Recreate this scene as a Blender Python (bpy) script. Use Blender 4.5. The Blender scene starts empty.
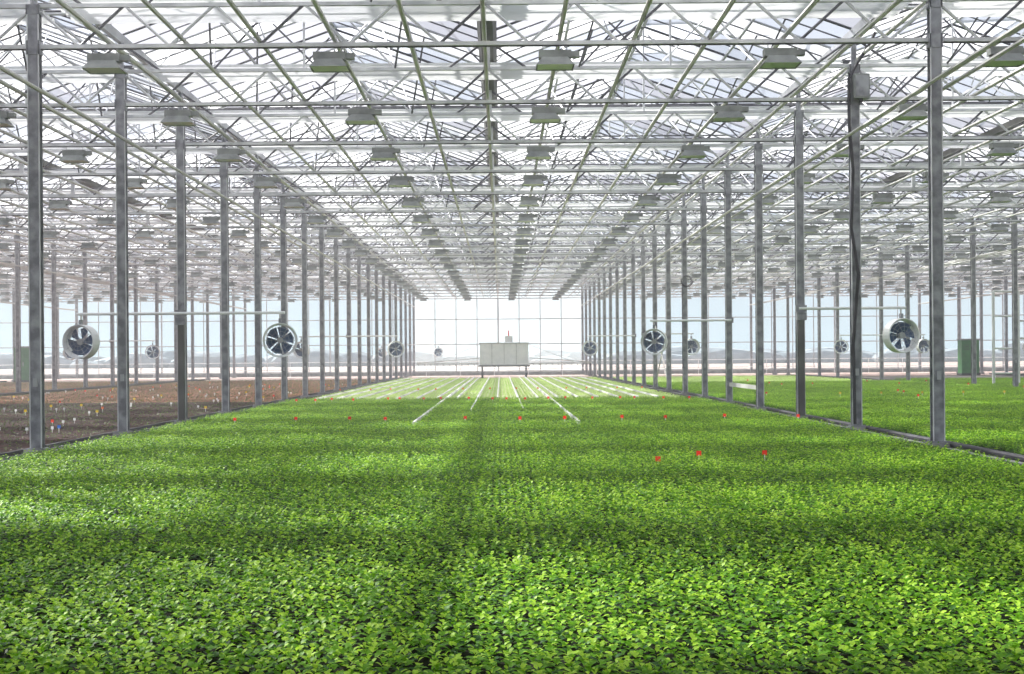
import bpy, math, random, bmesh
from mathutils import Vector, Matrix
random.seed(7)
scene = bpy.context.scene
COL = scene.collection
try:
    scene.view_settings.view_transform = 'Standard'
    scene.view_settings.look = 'None'
    scene.view_settings.exposure = 0.0
except Exception:
    pass

# ------------------------------------------------------------ materials
def new_mat(name):
    m = bpy.data.materials.new(name); m.use_nodes = True
    nt = m.node_tree
    for n in list(nt.nodes): nt.nodes.remove(n)
    out = nt.nodes.new('ShaderNodeOutputMaterial')
    return m, nt, out

def ramp_color(nt, c1, c2, scale, detail=4.0, lo=0.35, hi=0.65):
    tc = nt.nodes.new('ShaderNodeNewGeometry')
    nz = nt.nodes.new('ShaderNodeTexNoise'); nz.inputs['Scale'].default_value = scale
    nz.inputs['Detail'].default_value = detail
    nt.links.new(tc.outputs['Position'], nz.inputs['Vector'])
    r = nt.nodes.new('ShaderNodeValToRGB')
    r.color_ramp.elements[0].position = lo; r.color_ramp.elements[0].color = (*c1, 1)
    r.color_ramp.elements[1].position = hi; r.color_ramp.elements[1].color = (*c2, 1)
    nt.links.new(nz.outputs['Fac'], r.inputs['Fac'])
    return r.outputs['Color']

def pmat(name, c1, c2=None, scale=3.0, rough=0.6, metal=0.0, lo=0.35, hi=0.65, spec=0.5):
    m, nt, out = new_mat(name)
    b = nt.nodes.new('ShaderNodeBsdfPrincipled')
    b.inputs['Roughness'].default_value = rough
    b.inputs['Metallic'].default_value = metal
    b.inputs['Specular IOR Level'].default_value = spec
    if c2 is None: c2 = tuple(min(1, x*1.25) for x in c1)
    nt.links.new(ramp_color(nt, c1, c2, scale, lo=lo, hi=hi), b.inputs['Base Color'])
    nt.links.new(b.outputs[0], out.inputs[0])
    return m

def leaf_mat(name, c1, c2, trans=0.4):
    m, nt, out = new_mat(name)
    col = ramp_color(nt, c1, c2, 1.3, detail=8, lo=0.3, hi=0.7)
    b = nt.nodes.new('ShaderNodeBsdfPrincipled'); b.inputs['Roughness'].default_value = 0.5
    b.inputs['Specular IOR Level'].default_value = 0.2
    nt.links.new(col, b.inputs['Base Color'])
    t = nt.nodes.new('ShaderNodeBsdfTranslucent')
    nt.links.new(col, t.inputs['Color'])
    mx = nt.nodes.new('ShaderNodeMixShader'); mx.inputs[0].default_value = trans
    nt.links.new(b.outputs[0], mx.inputs[1]); nt.links.new(t.outputs[0], mx.inputs[2])
    nt.links.new(mx.outputs[0], out.inputs[0])
    return m

def sheet_mat(name, col, clear, tint=(1, 1, 1), refl=0.35):
    """greenhouse sheet: part clear, part diffusing"""
    m, nt, out = new_mat(name)
    tr = nt.nodes.new('ShaderNodeBsdfTransparent'); tr.inputs[0].default_value = (*tint, 1)
    tl = nt.nodes.new('ShaderNodeBsdfTranslucent'); tl.inputs[0].default_value = (*col, 1)
    df = nt.nodes.new('ShaderNodeBsdfDiffuse'); df.inputs[0].default_value = (*col, 1)
    a = nt.nodes.new('ShaderNodeMixShader'); a.inputs[0].default_value = refl
    nt.links.new(tl.outputs[0], a.inputs[1]); nt.links.new(df.outputs[0], a.inputs[2])
    b = nt.nodes.new('ShaderNodeMixShader'); b.inputs[0].default_value = clear
    nt.links.new(a.outputs[0], b.inputs[1]); nt.links.new(tr.outputs[0], b.inputs[2])
    nt.links.new(b.outputs[0], out.inputs[0])
    return m

M = {}
M['steel'] = pmat('galvanised_steel', (0.15, 0.155, 0.175), (0.34, 0.35, 0.38), 6.0, 0.5, 0.2)
M['truss'] = pmat('truss_steel_lit', (0.45, 0.46, 0.49), (0.74, 0.75, 0.77), 2.0, 0.5, 0.0)  # whitish galvanised steel, its lit brightness painted into the colour
M['trussd'] = pmat('truss_steel_dark', (0.055, 0.055, 0.07), (0.12, 0.12, 0.14), 2.0, 0.6, 0.0)  # dark copy of the truss steel for the darker lattice lines
M['pipe'] = pmat('pipe_steel', (0.42, 0.42, 0.41), (0.64, 0.63, 0.6), 1.0, 0.45, 0.0)
M['gutter_dark'] = pmat('gutter_dark', (0.07, 0.07, 0.07), (0.13, 0.13, 0.125), 2.0, 0.6, 0.0)
M['alu'] = pmat('aluminium', (0.32, 0.33, 0.35), (0.5, 0.51, 0.54), 2.0, 0.4, 0.1)
M['white'] = pmat('white_paint', (0.78, 0.8, 0.82), (0.88, 0.89, 0.9), 4.0, 0.4)
M['dark'] = pmat('dark_rubber', (0.015, 0.015, 0.02), (0.04, 0.04, 0.05), 4.0, 0.6)
M['blade'] = pmat('fan_blade', (0.02, 0.06, 0.15), (0.05, 0.11, 0.24), 4.0, 0.4)
M['lens'] = pmat('lamp_lens', (0.6, 0.66, 0.6), (0.72, 0.77, 0.7), 4.0, 0.3)
M['ballast'] = pmat('lamp_housing', (0.16, 0.175, 0.17), (0.28, 0.3, 0.29), 4.0, 0.5)
M['concrete'] = pmat('concrete', (0.22, 0.22, 0.23), (0.4, 0.4, 0.4), 3.0, 0.85)
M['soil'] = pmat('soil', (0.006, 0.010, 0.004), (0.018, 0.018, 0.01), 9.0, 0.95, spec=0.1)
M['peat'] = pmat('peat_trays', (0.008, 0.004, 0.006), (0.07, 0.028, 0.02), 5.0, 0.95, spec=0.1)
M['peatfar'] = pmat('sun_toned_peat_trays', (0.09, 0.035, 0.02), (0.42, 0.2, 0.12), 2.0, 0.95, spec=0.1)  # reddish soil, with bright sun painted in as a lighter tone
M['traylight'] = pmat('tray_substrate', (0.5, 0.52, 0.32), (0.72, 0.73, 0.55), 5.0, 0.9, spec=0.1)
M['floor'] = pmat('ground_cloth', (0.10, 0.09, 0.085), (0.2, 0.17, 0.15), 2.0, 0.9)
M['path'] = pmat('tan_path', (0.42, 0.29, 0.25), (0.6, 0.45, 0.4), 1.0, 0.9)  # pinkish tan colour of the path
M['outer'] = pmat('outside_ground', (0.34, 0.22, 0.19), (0.44, 0.34, 0.28), 0.08, 0.95)
M['green'] = pmat('green_paint', (0.02, 0.15, 0.03), (0.05, 0.24, 0.06), 3.0, 0.5)
M['red'] = leaf_mat('red_plastic', (0.85, 0.03, 0.02), (0.95, 0.08, 0.04), 0.5)
M['orange'] = leaf_mat('orange_plastic', (0.8, 0.16, 0.02), (0.9, 0.24, 0.04), 0.4)
M['yellow'] = leaf_mat('yellow_plastic', (0.7, 0.5, 0.03), (0.8, 0.6, 0.08), 0.4)
M['tagwhite'] = leaf_mat('white_plastic', (0.85, 0.85, 0.85), (0.95, 0.95, 0.95), 0.4)
M['blue'] = leaf_mat('blue_plastic', (0.03, 0.15, 0.6), (0.05, 0.2, 0.7), 0.4)
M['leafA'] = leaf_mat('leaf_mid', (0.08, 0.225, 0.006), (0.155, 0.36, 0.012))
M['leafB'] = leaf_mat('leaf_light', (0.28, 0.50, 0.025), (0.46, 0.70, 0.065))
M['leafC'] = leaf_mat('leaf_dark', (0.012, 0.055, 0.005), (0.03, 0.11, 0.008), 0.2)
M['leafY'] = leaf_mat('leaf_young', (0.42, 0.62, 0.14), (0.6, 0.77, 0.27))
M['leafR'] = leaf_mat('leaf_bronze', (0.05, 0.045, 0.012), (0.09, 0.11, 0.02), 0.2)
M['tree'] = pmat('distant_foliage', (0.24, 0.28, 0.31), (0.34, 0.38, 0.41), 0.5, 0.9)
M['glass_w'] = sheet_mat('whitewashed_glass', (0.84, 0.85, 0.88), 0.45, refl=0.22)
M['glass_c'] = sheet_mat('clear_glass', (0.62, 0.66, 0.75), 0.75, (0.87, 0.89, 0.94))
M['glass_g'] = sheet_mat('dusty_glass', (0.44, 0.44, 0.49), 0.45, (0.78, 0.78, 0.83))
M['vent'] = sheet_mat('vent_glass', (0.88, 0.89, 0.92), 0.3, refl=0.2)
M['glass_end'] = sheet_mat('end_glass', (0.72, 0.84, 0.95), 0.88, (0.92, 0.97, 1.0))
M['glass_mid'] = sheet_mat('end_glass_hazed', (0.86, 0.95, 1.0), 0.76, (0.94, 0.99, 1.0), refl=0.1)  # milky tint put in to mimic bright haze at the far centre
M['screen'] = sheet_mat('shade_screen', (0.68, 0.69, 0.71), 0.02, refl=0.5)
m, nt, out = new_mat('added_haze')  # scattering haze added to fade the distance to white
vs = nt.nodes.new('ShaderNodeVolumeScatter'); vs.inputs['Density'].default_value = 0.0042
vs.inputs['Anisotropy'].default_value = 0.5; vs.inputs['Color'].default_value = (0.97, 0.97, 1, 1)
nt.links.new(vs.outputs[0], out.inputs['Volume']); M['air'] = m

# ------------------------------------------------------------ mesh builder
class MB:
    def __init__(s): s.v=[]; s.f=[]; s.m=[]; s.mats=[]
    def mi(s, k):
        if k not in s.mats: s.mats.append(k)
        return s.mats.index(k)
    def quad(s, pts, k):
        n=len(s.v); s.v += [tuple(p) for p in pts]; s.f.append(tuple(range(n, n+len(pts)))); s.m.append(s.mi(k))
    def box(s, c, d, k):
        x,y,z=c; a,b,e=d[0]/2,d[1]/2,d[2]/2
        n=len(s.v)
        s.v += [(x+i*a,y+j*b,z+l*e) for l in(-1,1) for j in(-1,1) for i in(-1,1)]
        for f in ((0,2,3,1),(4,5,7,6),(0,1,5,4),(2,6,7,3),(0,4,6,2),(1,3,7,5)):
            s.f.append(tuple(n+q for q in f)); s.m.append(s.mi(k))
    def cyl(s, p1, p2, r, k, n=8, r2=None, caps=True):
        p1=Vector(p1); p2=Vector(p2); d=(p2-p1).normalized()
        u=d.orthogonal().normalized(); w=d.cross(u); r2=r if r2 is None else r2
        b=len(s.v)
        for p,rr in((p1,r),(p2,r2)):
            for i in range(n):
                a=2*math.pi*(i+.5)/n
                s.v.append(tuple(p+u*math.cos(a)*rr+w*math.sin(a)*rr))
        for i in range(n):
            j=(i+1)%n
            s.f.append((b+i,b+j,b+n+j,b+n+i)); s.m.append(s.mi(k))
        if caps:
            s.f.append(tuple(b+n-1-i for i in range(n))); s.m.append(s.mi(k))
            s.f.append(tuple(b+n+i for i in range(n))); s.m.append(s.mi(k))
    def tube(s, pts, r, k, n=6):
        for a,b in zip(pts, pts[1:]): s.cyl(a,b,r,k,n)
    def ring(s, c, R, r, k, axis='Y', n=28, m=6):
        b=len(s.v); c=Vector(c)
        for i in range(n):
            a=2*math.pi*i/n
            for j in range(m):
                t=2*math.pi*j/m
                rr=R+r*math.cos(t)
                if axis=='Y': p=Vector((rr*math.cos(a), r*math.sin(t), rr*math.sin(a)))
                else: p=Vector((rr*math.cos(a), rr*math.sin(a), r*math.sin(t)))
                s.v.append(tuple(c+p))
        for i in range(n):
            for j in range(m):
                s.f.append((b+i*m+j, b+i*m+(j+1)%m, b+((i+1)%n)*m+(j+1)%m, b+((i+1)%n)*m+j)); s.m.append(s.mi(k))
    def mesh(s, name, smooth=False):
        me=bpy.data.meshes.new(name); me.from_pydata(s.v,[],s.f)
        for k in s.mats: me.materials.append(M[k])
        me.polygons.foreach_set('material_index', s.m)
        if smooth: me.polygons.foreach_set('use_smooth',[True]*len(s.f))
        me.update(); return me
    def obj(s, name, loc=(0,0,0), smooth=False, parent=None):
        return place(s.mesh(name, smooth), name, loc, parent)

def place(me, name, loc=(0,0,0), parent=None, rz=0.0):
    o=bpy.data.objects.new(name, me); o.location=loc; o.rotation_euler=(0,0,rz)
    COL.objects.link(o)
    if parent: o.parent=parent
    return o
def empty(name, loc=(0,0,0)):
    o=bpy.data.objects.new(name,None); o.location=loc; o.empty_display_size=0.2; COL.objects.link(o); return o

# ------------------------------------------------------------ layout
Y0=17.52; STEP=4.0
N0,N1=-7,19
ROWS=[-45.0,-32.2,-19.4,-6.6,6.2,19.0,31.8,44.6]
YB=Y0+N0*STEP; YE=Y0+N1*STEP      # back and end wall
XL,XR=ROWS[0],ROWS[-1]
ZB,ZT=5.87,6.45                   # truss chords
ZG=6.95                           # gutter
ZR=8.25                           # ridge

# floor and outside ground
b=MB(); b.box(((XL+XR)/2,(YB+YE)/2,-0.05),(XR-XL+0.4,YE-YB+0.4,0.1),'floor'); b.obj('floor')
b=MB(); b.box((0,150,-0.3),(900,900,0.3),'outer'); b.obj('ground_outside')

# columns
def column_mesh():
    b=MB(); w,d,h=0.17,0.12,ZT
    t=0.014
    b.box((0,-d/2+t/2,h/2),(w,t,h),'steel')
    b.box((0,d/2-t/2,h/2),(w,t,h),'steel')
    b.box((-0.03,0,h/2),(t*1.5,d-2*t,h),'steel')
    b.box((0.03,0,h/2),(t*1.5,d-2*t,h),'steel')
    b.box((-0.078,-d/2-0.004,h/2),(0.014,0.012,h),'truss')  # pale strips paint lit edges onto the column face
    b.box((0.078,-d/2-0.004,h/2),(0.014,0.012,h),'truss')
    b.box((0,0,0.16),(0.24,0.2,0.02),'steel')
    b.box((0,0,0.075),(0.3,0.26,0.15),'concrete')
    b.box((0,0,ZB-0.02),(0.19,0.14,0.2),'steel')
    b.box((0,0,ZT-0.06),(0.19,0.14,0.14),'steel')
    b.box((0,-0.07,1.1),(0.06,0.02,0.12),'alu')
    b.cyl((0,0,ZT),(0,0,ZG),0.05,'steel')
    return b.mesh('steel_column')
cm=column_mesh()
for X in ROWS:
    for n in range(N0,N1+1):
        place(cm,'steel_column',(X,Y0+n*STEP,0))

# trusses (full width)
b=MB()
b.box(((XL+XR)/2,0,ZB),(XR-XL,0.055,0.055),'truss')
b.box(((XL+XR)/2,0.02,ZB-0.035),(XR-XL,0.03,0.015),'trussd')  # dark strip under the chord, underside shade painted in
b.box(((XL+XR)/2,0,ZT),(XR-XL,0.055,0.055),'truss')
for X in ROWS[:-1]:
    k=10; s=12.8/k
    for i in range(k):
        xa=X+i*s
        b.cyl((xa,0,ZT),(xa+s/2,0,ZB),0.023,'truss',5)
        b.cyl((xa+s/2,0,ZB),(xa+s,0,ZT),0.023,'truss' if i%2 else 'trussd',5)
    xm=X+6.4
    b.box((xm,0,(ZT+ZG)/2),(0.1,0.08,ZG-ZT),'truss')
    for xg in (X,xm):
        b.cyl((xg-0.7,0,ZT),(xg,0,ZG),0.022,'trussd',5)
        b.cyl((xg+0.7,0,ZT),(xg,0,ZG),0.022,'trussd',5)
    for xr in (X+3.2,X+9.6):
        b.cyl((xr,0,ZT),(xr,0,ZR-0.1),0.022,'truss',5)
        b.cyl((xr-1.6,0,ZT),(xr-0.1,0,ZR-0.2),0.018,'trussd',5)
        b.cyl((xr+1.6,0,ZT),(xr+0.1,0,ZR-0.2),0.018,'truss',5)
tm=b.mesh('roof_truss')
for n in range(N0,N1+1): place(tm,'roof_truss',(0,Y0+n*STEP,0))

# vent drive shafts and push rods between trusses
b=MB()
b.cyl((XL+.1,0,ZG-0.05),(XR-.1,0,ZG-0.05),0.03,'truss',6)
b.cyl((XL+.1,0.9,ZG+0.25),(XR-.1,0.9,ZG+0.25),0.02,'trussd',5)
b.cyl((XL+.1,-0.9,ZG-0.15),(XR-.1,-0.9,ZG-0.15),0.02,'trussd',5)
x=XL
while x<XR-0.1:
    b.cyl((x,0,ZG-0.05),(x+0.9,0,ZR-0.45),0.018,'truss',4)
    b.cyl((x+2.3,0,ZR-0.45),(x+3.2,0,ZG-0.05),0.018,'trussd',4)
    b.cyl((x+1.6,-1.9,ZT),(x+1.2,0,ZR-0.6),0.018,'truss',4)
    b.cyl((x+1.6,1.9,ZT),(x+2.0,0,ZR-0.6),0.018,'trussd',4)
    x+=3.2
rm=b.mesh('vent_drive_shaft')
for n in range(N0,N1): place(rm,'vent_drive_shaft',(0,Y0+n*STEP+2,0))

# folded shade screens
b=MB()
K=12; W=1.15
for i in range(K):
    y1=-W/2+W*i/K; y2=-W/2+W*(i+1)/K
    z1=ZT+0.09+(0.07 if i%2 else 0.0); z2=ZT+0.09+(0.0 if i%2 else 0.07)
    for X in ROWS[:-1]:
        b.quad([(X+0.15,y1,z1),(X+12.65,y1,z1),(X+12.65,y2,z2),(X+0.15,y2,z2)],'screen')
sm=b.mesh('folded_shade_screen')
for n in range(N0,N1): place(sm,'folded_shade_screen',(0,Y0+n*STEP+0.7,0))

# gutters
L=YE-YB; YM=(YB+YE)/2
def gutter(w,mat):
    b=MB()
    b.box((0,0,0),(w*0.75,L,0.03),mat)
    for s in(-1,1):
        b.quad([(s*w*0.37,-L/2,0),(s*w*0.6,-L/2,0.12),(s*w*0.6,L/2,0.12),(s*w*0.37,L/2,0)],mat)
    y=-L/2+2
    while y<L/2:
        b.box((0,y,-0.02),(w*0.95,0.08,0.04),mat); y+=4
    return b.mesh('roof_gutter')
gm=gutter(0.28,'gutter_dark'); ga=gutter(0.11,'alu')
x=XL; i=0
while x<=XR+0.1:
    place(gm if i%2==1 else ga,'roof_gutter',(x,YM,ZG)); x+=6.4; i+=1

# glass roof spans
def roof_span(seed):
    r=random.Random(seed); b=MB()
    st=4/3
    cnt=int(round(L/st))
    for i in range(cnt):
        y1=-L/2+i*st; y2=y1+st
        for s in(-1,1):
            t=r.random(); k='glass_w' if t<0.45 else ('glass_c' if t<.72 else 'glass_g')
            b.quad([(s*3.2,y1,ZG+0.15),(s*3.2,y2,ZG+0.15),(0,y2,ZR),(0,y1,ZR)],k)
            b.cyl((s*3.2,y1,ZG+0.13),(0,y1,ZR-0.02),0.025,'alu' if i%3 else 'trussd',4)
            b.cyl((s*3.2,y1+st/2,ZG+0.14),(0,y1+st/2,ZR-0.01),0.015,'trussd',4)
    b.box((0,0,ZR),(0.07,L,0.07),'alu')
    for s in(-1,1):
        b.box((s*1.7,0,ZG+0.15+(ZR-ZG-0.15)*(1.5/3.2)-0.03),(0.05,L,0.05),'alu')
    for i in range(0,cnt,3):
        s = 1 if (i//3)%2 else -1
        y1=-L/2+i*st+0.1; y2=y1+2*st-0.2
        p=[(0,y1,ZR+0.05),(0,y2,ZR+0.05),(s*1.45,y2,ZR+0.1),(s*1.45,y1,ZR+0.1)]
        b.quad(p,'vent')
        for a,c in zip(p,p[1:]+p[:1]): b.cyl(a,c,0.03,'alu',4)
        b.cyl((s*1.3,(y1+y2)/2,ZR+0.1),(s*0.9,(y1+y2)/2,ZG+0.3),0.015,'alu',4)
    return b.mesh('glass_roof')
rs=[roof_span(11),roof_span(12),roof_span(13)]
for i in range(14): place(rs[i%3],'glass_roof',(XL+3.2+6.4*i,YM,0))

# longitudinal support pipes
b=MB()
x=XL; s=12.8/12; i=0
while x<XR:
    if i%12: b.cyl((x,YB+.1,ZB+0.07),(x,YE-.1,ZB+0.07),0.034,'pipe',6)
    x+=s;i+=1
b.obj('overhead_support_pipes')
b=MB()
for X in ROWS[1:-1]:
    for dx,z,r in((0.16,5.2,0.03),(-0.16,5.2,0.03),(0.16,ZT+0.2,0.035)):
        b.cyl((X+dx,YB+.2,z),(X+dx,YE-.2,z),r,'pipe',6)
b.obj('heating_pipes')

# grow lights – one row per truss
b=MB()
lx=[]
for X in ROWS[:-1]:
    for k in range(4): lx.append(X+1.0+3.2*k)
for x in lx:
    zt=ZB-0.04; z=5.62
    for dx in(-0.17,0.17): b.cyl((x+dx,0,z+0.14),(x+dx,0,zt),0.008,'alu',4)
    b.box((x,0,z+0.08),(0.46,0.16,0.11),'ballast')
    t=[(-0.18,-0.1),(0.18,-0.1),(0.18,0.1),(-0.18,0.1)]
    q=[(-0.27,-0.2),(0.27,-0.2),(0.27,0.2),(-0.27,0.2)]
    for a in range(4):
        c=(a+1)%4
        b.quad([(x+q[a][0],q[a][1],z-0.1),(x+q[c][0],q[c][1],z-0.1),(x+t[c][0],t[c][1],z+0.03),(x+t[a][0],t[a][1],z+0.03)],'ballast')
    b.quad([(x-0.25,-0.18,z-0.09),(x+0.25,-0.18,z-0.09),(x+0.25,0.18,z-0.09),(x-0.25,0.18,z-0.09)],'lens')
    b.box((x+0.29,0,z+0.08),(0.12,0.1,0.08),'ballast')
lm=b.mesh('grow_light_row')
for n in range(N0+1,N1): place(lm,'grow_light_row',(0,Y0+n*STEP,0))

# ------------------------------------------------------------ walls
def wall(name, p0, p1, mids, glass='glass_end'):
    b=MB(); p0=Vector(p0); p1=Vector(p1); d=(p1-p0); ln=d.length; d.normalize()
    k=int(round(ln/1.6)); st=ln/k
    for i in range(k+1):
        p=p0+d*st*i
        b.cyl((p.x,p.y,0),(p.x,p.y,ZG+0.1),0.035 if i%4 else 0.06,'alu',4)
    for z in (0.35,2.4,4.3,ZB,ZG):
        b.cyl((p0.x,p0.y,z),(p1.x,p1.y,z),0.035,'alu',4)
    for i in range(k):
        a=p0+d*st*i; c=p0+d*st*(i+1)
        g=glass
        if mids and mids[0]<(a.x+c.x)/2<mids[1]: g='glass_mid'
        b.quad([(a.x,a.y,0.3),(c.x,c.y,0.3),(c.x,c.y,ZG+0.1),(a.x,a.y,ZG+0.1)],g)
    m=(p0+p1)/2
    sx=abs(p1.x-p0.x)+0.2; sy=abs(p1.y-p0.y)+0.2
    b.box((m.x,m.y,0.15),(max(sx,0.2),max(sy,0.2),0.3),'concrete')
    if abs(d.x)>0.5:
        x=p0.x
        while x<p1.x-0.1:
            b.quad([(x,p0.y,ZG+0.1),(x+6.4,p0.y,ZG+0.1),(x+3.2,p0.y,ZR)],glass); x+=6.4
    b.obj(name)
wall('wall_end',(XL,YE+0.2,0),(XR,YE+0.2,0),(-6.6,6.2))
wall('wall_back',(XL,YB-0.2,0),(XR,YB-0.2,0),None)
wall('wall_left',(XL-0.2,YB,0),(XL-0.2,YE,0),None)
wall('wall_right',(XR+0.2,YB,0),(XR+0.2,YE,0),None)

# added scattering box that whitens the distant columns and far end
b=MB(); b.box(((XL+XR)/2,(5+YE)/2,3.1),(XR-XL-0.5,YE-5.3,6.0),'air'); b.obj('added_haze_box')

# kerb walkways along the column rows
for X in ROWS[1:-1]:
    b=MB(); b.box((X,YM-4,0.04),(0.5,L-20,0.08),'concrete')
    for s in(-1,1): b.box((X+s*0.27,YM-4,0.07),(0.05,L-20,0.14),'dark')
    b.cyl((X+0.16,YB+6,0.12),(X+0.16,YE-18,0.12),0.04,'dark',8)
    b.obj('concrete_kerb')
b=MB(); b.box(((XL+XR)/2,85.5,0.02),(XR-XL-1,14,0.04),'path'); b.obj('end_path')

# ------------------------------------------------------------ crops
def leaf_tile(name,w,l,sp,nl,h0,h1,ll,mats,seed,gap=0.0,jit=0.35,th=(0.3,0.68)):
    r=random.Random(seed); V=[];F=[];MI=[]
    nx=int(w/sp); ny=int(l/sp)
    for i in range(nx):
        for j in range(ny):
            if r.random()<gap: continue
            px=-w/2+(i+.5)*w/nx+r.uniform(-jit,jit)*sp; py=-l/2+(j+.5)*l/ny+r.uniform(-jit,jit)*sp
            H=r.uniform(h0,h1); a0=r.uniform(0,6.28); tone=r.random()
            for q in range(nl):
                a=a0+q*2.4+r.uniform(-.3,.3)
                lv=q/max(1,nl-1)
                z=H*(0.55+0.45*lv)
                Ln=ll*r.uniform(.75,1.2)*(1.15-0.45*lv); wd=Ln*r.uniform(.30,.4)
                el=r.uniform(0.0,0.55)+0.35*lv
                ca,sa=math.cos(a),math.sin(a); ce,se=math.cos(el),math.sin(el)
                def P(u,v,dz):
                    uu=u*ce; zz=u*se+dz
                    return (px+ca*uu-sa*v, py+sa*uu+ca*v, z+zz)
                n=len(V)
                V += [P(0.05*Ln,0,0),P(.38*Ln,wd,0.10*Ln),P(.38*Ln,0,0.02*Ln),P(.38*Ln,-wd,0.10*Ln),
                      P(.78*Ln,wd*.72,0.0),P(.78*Ln,0,-0.05*Ln),P(.78*Ln,-wd*.72,0.0),P(Ln*1.05,0,-0.2*Ln)]
                F += [(n,n+3,n+2),(n,n+2,n+1),(n+2,n+3,n+6,n+5),(n+1,n+2,n+5,n+4),(n+6,n+7,n+5),(n+5,n+7,n+4)]
                t=r.random()*0.45+lv*0.35+tone*0.2  # lower leaves darker, upper lighter: shading painted in by leaf height
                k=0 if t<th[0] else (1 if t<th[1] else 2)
                MI += [k]*6
    me=bpy.data.meshes.new(name); me.from_pydata(V,[],F)
    for k in mats: me.materials.append(M[k])
    me.polygons.foreach_set('material_index',MI); me.polygons.foreach_set('use_smooth',[True]*len(F)); me.update()
    return me
TW=12.0/6; TL=2.0
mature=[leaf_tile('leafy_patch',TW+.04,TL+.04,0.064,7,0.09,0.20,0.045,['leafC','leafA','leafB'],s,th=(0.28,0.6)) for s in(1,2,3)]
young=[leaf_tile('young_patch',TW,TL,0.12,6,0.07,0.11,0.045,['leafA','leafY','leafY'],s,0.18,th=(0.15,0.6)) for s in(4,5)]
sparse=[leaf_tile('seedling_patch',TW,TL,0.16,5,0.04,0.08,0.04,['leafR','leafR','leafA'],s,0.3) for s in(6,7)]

def bed(name,xc,tiles_x,ya,yb,kind,base,zt,seed):
    e=empty(name,(xc,0,0)); r=random.Random(seed)
    b=MB(); b.box((0,(ya+yb)/2,zt/2),(tiles_x*TW+0.1,yb-ya,zt),base)
    b.obj('growing_medium',parent=e)
    if kind is None: return
    ny=int(round((yb-ya)/TL))
    for i in range(tiles_x):
        for j in range(ny):
            o=place(r.choice(kind),'plant_patch',(-(tiles_x-1)*TW/2+i*TW,ya+TL*(j+.5),zt-0.02),e,rz=r.choice((0,math.pi)))
            o.scale=(1,1,r.uniform(0.93,1.07))
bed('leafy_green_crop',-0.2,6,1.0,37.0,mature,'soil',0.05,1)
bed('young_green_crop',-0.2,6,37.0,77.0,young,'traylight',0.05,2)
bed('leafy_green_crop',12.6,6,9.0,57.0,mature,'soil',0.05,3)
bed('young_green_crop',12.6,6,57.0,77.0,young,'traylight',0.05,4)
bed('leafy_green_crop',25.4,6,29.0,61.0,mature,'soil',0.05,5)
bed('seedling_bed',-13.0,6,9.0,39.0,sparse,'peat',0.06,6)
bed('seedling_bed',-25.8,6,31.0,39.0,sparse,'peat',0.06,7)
bed('far_seedling_bed',-13.0,6,39.0,77.0,sparse,'peatfar',0.06,6)  # far bed on the lighter peat that has sun in its colour
bed('far_seedling_bed',-25.8,6,39.0,77.0,sparse,'peatfar',0.06,7)

# white tray divider strips running down the bed
b=MB()
for x in (-1.65,1.45): b.box((x,50,0.17),(.045,54,0.08),'tagwhite')
x=-5.7
while x<5.4:
    b.box((x,57.5,0.16),(.045,39,0.05),'tagwhite'); x+=0.62
for x in (-0.72,0.52): b.box((x,53,0.17),(.03,48,0.05),'tagwhite')
b.obj('bed_divider_strips')

# label stakes
def stakes(name,pts,k,s=1.0):
    b=MB()
    for x,y,z in pts:
        b.box((x,y,z/2),(0.012,0.006,z),'tagwhite')
        b.quad([(x-.03*s,y,z-.01),(x+.03*s,y,z-.01),(x+.03*s,y,z+.05*s),(x-.03*s,y,z+.05*s)],k)
    b.obj(name)
r=random.Random(5)
stakes('red_plant_labels',[(-5.2+1.07*i+r.uniform(-.25,.25),23.6+r.uniform(-.3,.3),0.23) for i in range(11)]
   +[(1.8,14.2,.20),(2.4,15,.20),(3.2,15,.20)]
   +[(-5.8+.6*i+r.uniform(-.2,.2),34.5+r.uniform(-.5,.5),.24) for i in range(19)]
   +[(r.uniform(-18,-7.5),r.uniform(20,60),0.15) for i in range(30)]
   +[(r.uniform(7,18),r.uniform(30,56),0.25) for i in range(16)],'red',1.0)
stakes('orange_plant_labels',[(-5.8+.9*i+r.uniform(-.2,.2),45+r.uniform(-.5,.5),.24) for i in range(13)]
   +[(r.uniform(-18,-7.5),r.uniform(24,70),0.15) for i in range(20)],'orange',1.0)
stakes('yellow_plant_labels',[(r.uniform(-18,-7.5),r.uniform(20,60),0.15) for i in range(36)]
   +[(7.5+1.2*i,36,.26) for i in range(9)],'yellow',1.1)
stakes('white_plant_labels',[(r.uniform(-18,-7.5),r.uniform(17,60),0.13) for i in range(80)],'tagwhite',0.9)
stakes('blue_plant_labels',[(r.uniform(-14,-7.5),r.uniform(20,40),0.15) for i in range(4)],'blue',1.0)

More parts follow.
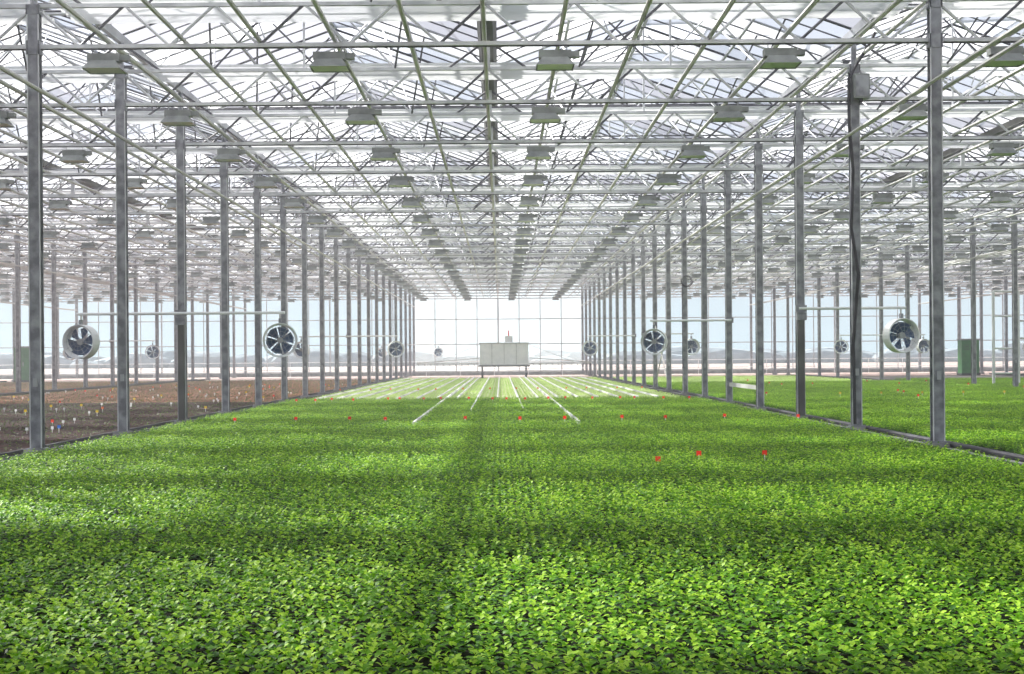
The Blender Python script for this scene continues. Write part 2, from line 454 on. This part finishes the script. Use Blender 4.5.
# ------------------------------------------------------------ circulation fans
def fan_mesh():
    b=MB(); R=0.31
    n=32
    for (ra,ya,rb,yb_) in ((R+.03,-.12,R,-.08),(R,-.08,R,.1),(R,.1,R+.03,.13),(R+.03,.13,R+.045,.13),(R+.045,.13,R+.045,-.12),(R+.045,-.12,R+.03,-.12)):
        for i in range(n):
            a=2*math.pi*i/n; c=2*math.pi*(i+1)/n
            b.quad([(ra*math.cos(a),ya,ra*math.sin(a)),(ra*math.cos(c),ya,ra*math.sin(c)),(rb*math.cos(c),yb_,rb*math.sin(c)),(rb*math.cos(a),yb_,rb*math.sin(a))],'white')
    b.cyl((0,-.06,0),(0,.1,0),0.065,'alu',16)
    for i in range(6):
        a=2*math.pi*i/6+0.2
        def P(rr,da,y): return (rr*math.cos(a+da),y,rr*math.sin(a+da))
        b.quad([P(.06,-.35,-.03),P(R-.03,-.44,-.05),P(R-.02,.0,0.01),P(R-.03,.48,.06),P(.06,.35,.04)],'blade')
    for s in(-.12,.13):
        for rr in(.1,.18,.26): b.ring((0,s,0),rr,.003,'alu','Y',24,4)
        for i in range(12):
            a=2*math.pi*i/12; b.cyl((.05*math.cos(a),s,.05*math.sin(a)),(R*math.cos(a),s,R*math.sin(a)),.003,'alu',4)
    b.box((0,.0,R+.08),(.05,.08,.12),'steel')
    return b.mesh('circulation_fan')
fm=fan_mesh()
def fan_pole(X,n,sides):
    Y=Y0+n*STEP-0.12
    e=empty('circulation_fan_bracket',(X,Y,0))
    a=min([0]+[s*2.1 for s in sides]); c=max([0]+[s*2.1 for s in sides])
    b=MB(); b.cyl((a-.05,0,2.36),(c+.05,0,2.36),.032,'white',8)
    b.box((0,0.03,2.36),(.22,.08,.14),'steel')
    for s in sides:
        b.cyl((s*2.05,0,2.36),(s*2.05,0,2.1),.018,'pipe',6)
    b.obj('support_pipe',parent=e)
    for s in sides:
        o=place(fm,'fan',(s*2.05,-0.02,1.79),e,rz=s*0.22)
fan_pole(-6.6,2,(-1,1)); fan_pole(6.2,2,(1,)); fan_pole(6.2,4,(-1,))
fan_pole(-6.6,9,(-1,1)); fan_pole(-6.6,18,(-1,1)); fan_pole(6.2,10,(-1,)); fan_pole(6.2,9,(1,))
fan_pole(-19.4,11,(-1,1)); fan_pole(19.0,11,(-1,1)); fan_pole(-32.2,13,(-1,1)); fan_pole(31.8,13,(-1,))

# ------------------------------------------------------------ junction box + cables
b=MB()
b.box((0,0,0),(.26,.14,.42),'ballast'); b.box((0,-.075,0),(.22,.01,.36),'steel'); b.cyl((0,0,-.2),(0,0,-.27),.03,'dark')
b.obj('junction_box',(6.28,Y0+STEP-.16,6.05))
b=MB()
X=6.2;Y=Y0+STEP-.1
pts=[(X+.35,Y,7.0),(X+.25,Y,6.8),(X+.05,Y,6.5),(X-.12,Y-.02,6.2),(X-.12,Y-.02,5.4),(X-.06,Y-.02,4.6),(X-.1,Y-.02,3.6),(X+.02,Y-.02,2.8),(X-.08,Y-.02,1.6),(X-.06,Y-.02,0.2)]
b.tube(pts,.028,'dark',8)
b.obj('power_cable')
b=MB()
for q in range(2): b.ring((6.25,Y0+6*STEP-.15-q*.03,3.9),0.16+.03*q,.012,'dark','Y',20,6)
b.cyl((6.1,Y0+6*STEP-.15,3.9),(6.1,Y0+6*STEP-.15,1.0),.014,'dark',6)
b.obj('hose_coil')
for X in(-6.6,6.2):
    b=MB(); Y=Y0+2*STEP-.1
    b.box((X,Y,1.15),(.12,.05,2.2),'gutter_dark'); b.box((X,Y-.02,2.2),(.2,.1,.16),'steel'); b.obj('dark_post_strip')  # dark strip over the lower post, with a small steel box
b=MB(); b.box((6.2,Y0+3.5*STEP,0.62),(.05,3.7,.1),'pipe'); b.obj('guard_rail')
for X,n in((6.2,7),):
    b=MB(); y=Y0+n*STEP
    b.cyl((X,y+.1,0.3),(X,y+3.9,2.6),.025,'pipe',6); b.cyl((X,y+.1,2.6),(X,y+3.9,.3),.025,'pipe',6); b.obj('wind_brace')

# ------------------------------------------------------------ irrigation boom cart at the far end
e=empty('irrigation_boom_cart',(0.2,79.0,0))
b=MB()
b.box((0,0,1.6),(3.1,.9,1.35),'white')
for x in(-.78,0,.78): b.box((x,-.46,1.6),(.03,.02,1.3),'alu')
b.box((0,0,2.3),(3.2,1.0,.06),'alu')
b.box((.3,0,2.55),(.5,.4,.4),'white'); b.cyl((.3,0,2.7),(.3,0,3.1),.04,'red',8)
b.obj('cabinet',parent=e)
b=MB(); b.box((0,0,.85),(3.3,1,.12),'steel')
for x in(-1.4,1.4):
    for y in(-.4,.4):
        b.box((x,y,.55),(.1,.1,.6),'steel'); b.cyl((x-.06,y,.24),(x+.06,y,.24),.19,'dark',16)
b.obj('chassis',parent=e)
b=MB()
for s in(-1,1):
    b.cyl((s*1.6,0,1.0),(s*5.6,0,1.0),.035,'pipe'); b.cyl((s*1.6,0,1.35),(s*5.6,0,1.05),.025,'pipe')
    b.cyl((s*1.6,0,2.2),(s*4.5,0,1.05),.012,'pipe',4)
    for i in range(10): b.cyl((s*(1.9+.4*i),0,1.0),(s*(1.9+.4*i),0,.85),.02,'dark',5)
b.obj('spray_boom',parent=e)

# handrail near end wall
b=MB()
for x in [XL+2+2.5*i for i in range(35)]: b.cyl((x,90.5,0.04),(x,90.5,1.1),.025,'white',6)
for z in(.55,1.1): b.cyl((XL+2,90.5,z),(XL+87,90.5,z),.025,'white',6)
b.obj('end_handrail')

def cabinet(loc):
    b=MB(); b.box((0,0,1.15),(1.1,.7,2.1),'green'); b.box((0,0,.06),(1.2,.8,.12),'dark')
    for x in(-.26,.26): b.box((x,-.36,1.15),(.49,.03,1.95),'green')
    b.box((.04,-.39,1.15),(.04,.04,.25),'alu'); b.box((0,0,2.25),(1.2,.8,.08),'steel')
    for z in(1.6,1.7,1.8,1.9): b.box((-.26,-.38,z),(.35,.01,.03),'dark')
    b.obj('green_equipment_cabinet',loc)
cabinet((29.6,78,0.04)); cabinet((-30.5,78.9,0.04))

b=MB()
for x in(0,1.0):
    b.cyl((x,0,0),(x,0,3.9),.06,'white',8)
for z in(.6,1.6,2.9,3.9): b.cyl((0,0,z),(1,0,z),.04,'white',8)
for z in(2.0,2.7): b.cyl((1,0,z),(7,0,z),.035,'pipe',8)
b.obj('boom_support_frame',(19.8,Y0+8*STEP,0))

# ------------------------------------------------------------ outside
rt=random.Random(9)
def blob_mesh(name,blobs):
    bm=bmesh.new()
    for (x,y,z,sx,sy,sz) in blobs:
        bmesh.ops.create_icosphere(bm,subdivisions=2,radius=1,matrix=Matrix.Translation((x,y,z))@Matrix.Diagonal((sx,sy,sz,1)))
    for v in bm.verts: v.co+=Vector((rt.uniform(-.25,.25),0,rt.uniform(-.25,.25)))
    me=bpy.data.meshes.new(name); bm.to_mesh(me); bm.free()
    me.materials.append(M['tree'])
    return me
bl=[]; x=-190
while x<190:
    s=rt.uniform(1.2,2.6)
    bl.append((x,rt.uniform(230,250),s*0.3,s*3.0,s,s*rt.uniform(.7,1.2))); x+=rt.uniform(2,5)
place(blob_mesh('distant_hedgerow',bl),'distant_hedgerow')

# ------------------------------------------------------------ light
w=bpy.data.worlds.new('sky'); scene.world=w; w.use_nodes=True
nt=w.node_tree
for n in list(nt.nodes): nt.nodes.remove(n)
out=nt.nodes.new('ShaderNodeOutputWorld'); bg=nt.nodes.new('ShaderNodeBackground')
tc=nt.nodes.new('ShaderNodeTexCoord'); sp=nt.nodes.new('ShaderNodeSeparateXYZ'); cr=nt.nodes.new('ShaderNodeValToRGB')
nt.links.new(tc.outputs['Generated'],sp.inputs[0]); nt.links.new(sp.outputs['Z'],cr.inputs[0])
el=cr.color_ramp.elements
el[0].position=0.0; el[0].color=(0.76,0.91,0.98,1)
el[1].position=1.0; el[1].color=(0.45,0.49,0.59,1)
m_=el.new(0.12); m_.color=(0.75,0.79,0.86,1)
nt.links.new(cr.outputs[0],bg.inputs[0]); bg.inputs[1].default_value=1.15
nt.links.new(bg.outputs[0],out.inputs[0])
sd=bpy.data.lights.new('sun','SUN'); sd.energy=16.5; sd.angle=math.radians(2.0); sd.color=(1,.97,.91)
so=bpy.data.objects.new('sun',sd); COL.objects.link(so)
el_=math.radians(38.2); az=math.radians(-45.9)
dv=Vector((math.sin(az)*math.cos(el_),math.cos(az)*math.cos(el_),math.sin(el_)))
so.rotation_euler=dv.to_track_quat('Z','Y').to_euler(); so.location=(0,40,30)

# ------------------------------------------------------------ camera
cd=bpy.data.cameras.new('camera'); cd.sensor_width=36; cd.lens=1232/1024*36
cd.shift_x=11/1024; cd.shift_y=20/1024; cd.clip_end=2000
co=bpy.data.objects.new('camera',cd); COL.objects.link(co)
co.matrix_world=Matrix.Translation((0,0,1.41))@Matrix.Rotation(math.pi/2,4,'X')@Matrix.Rotation(math.radians(-0.45),4,'Z')
scene.camera=co
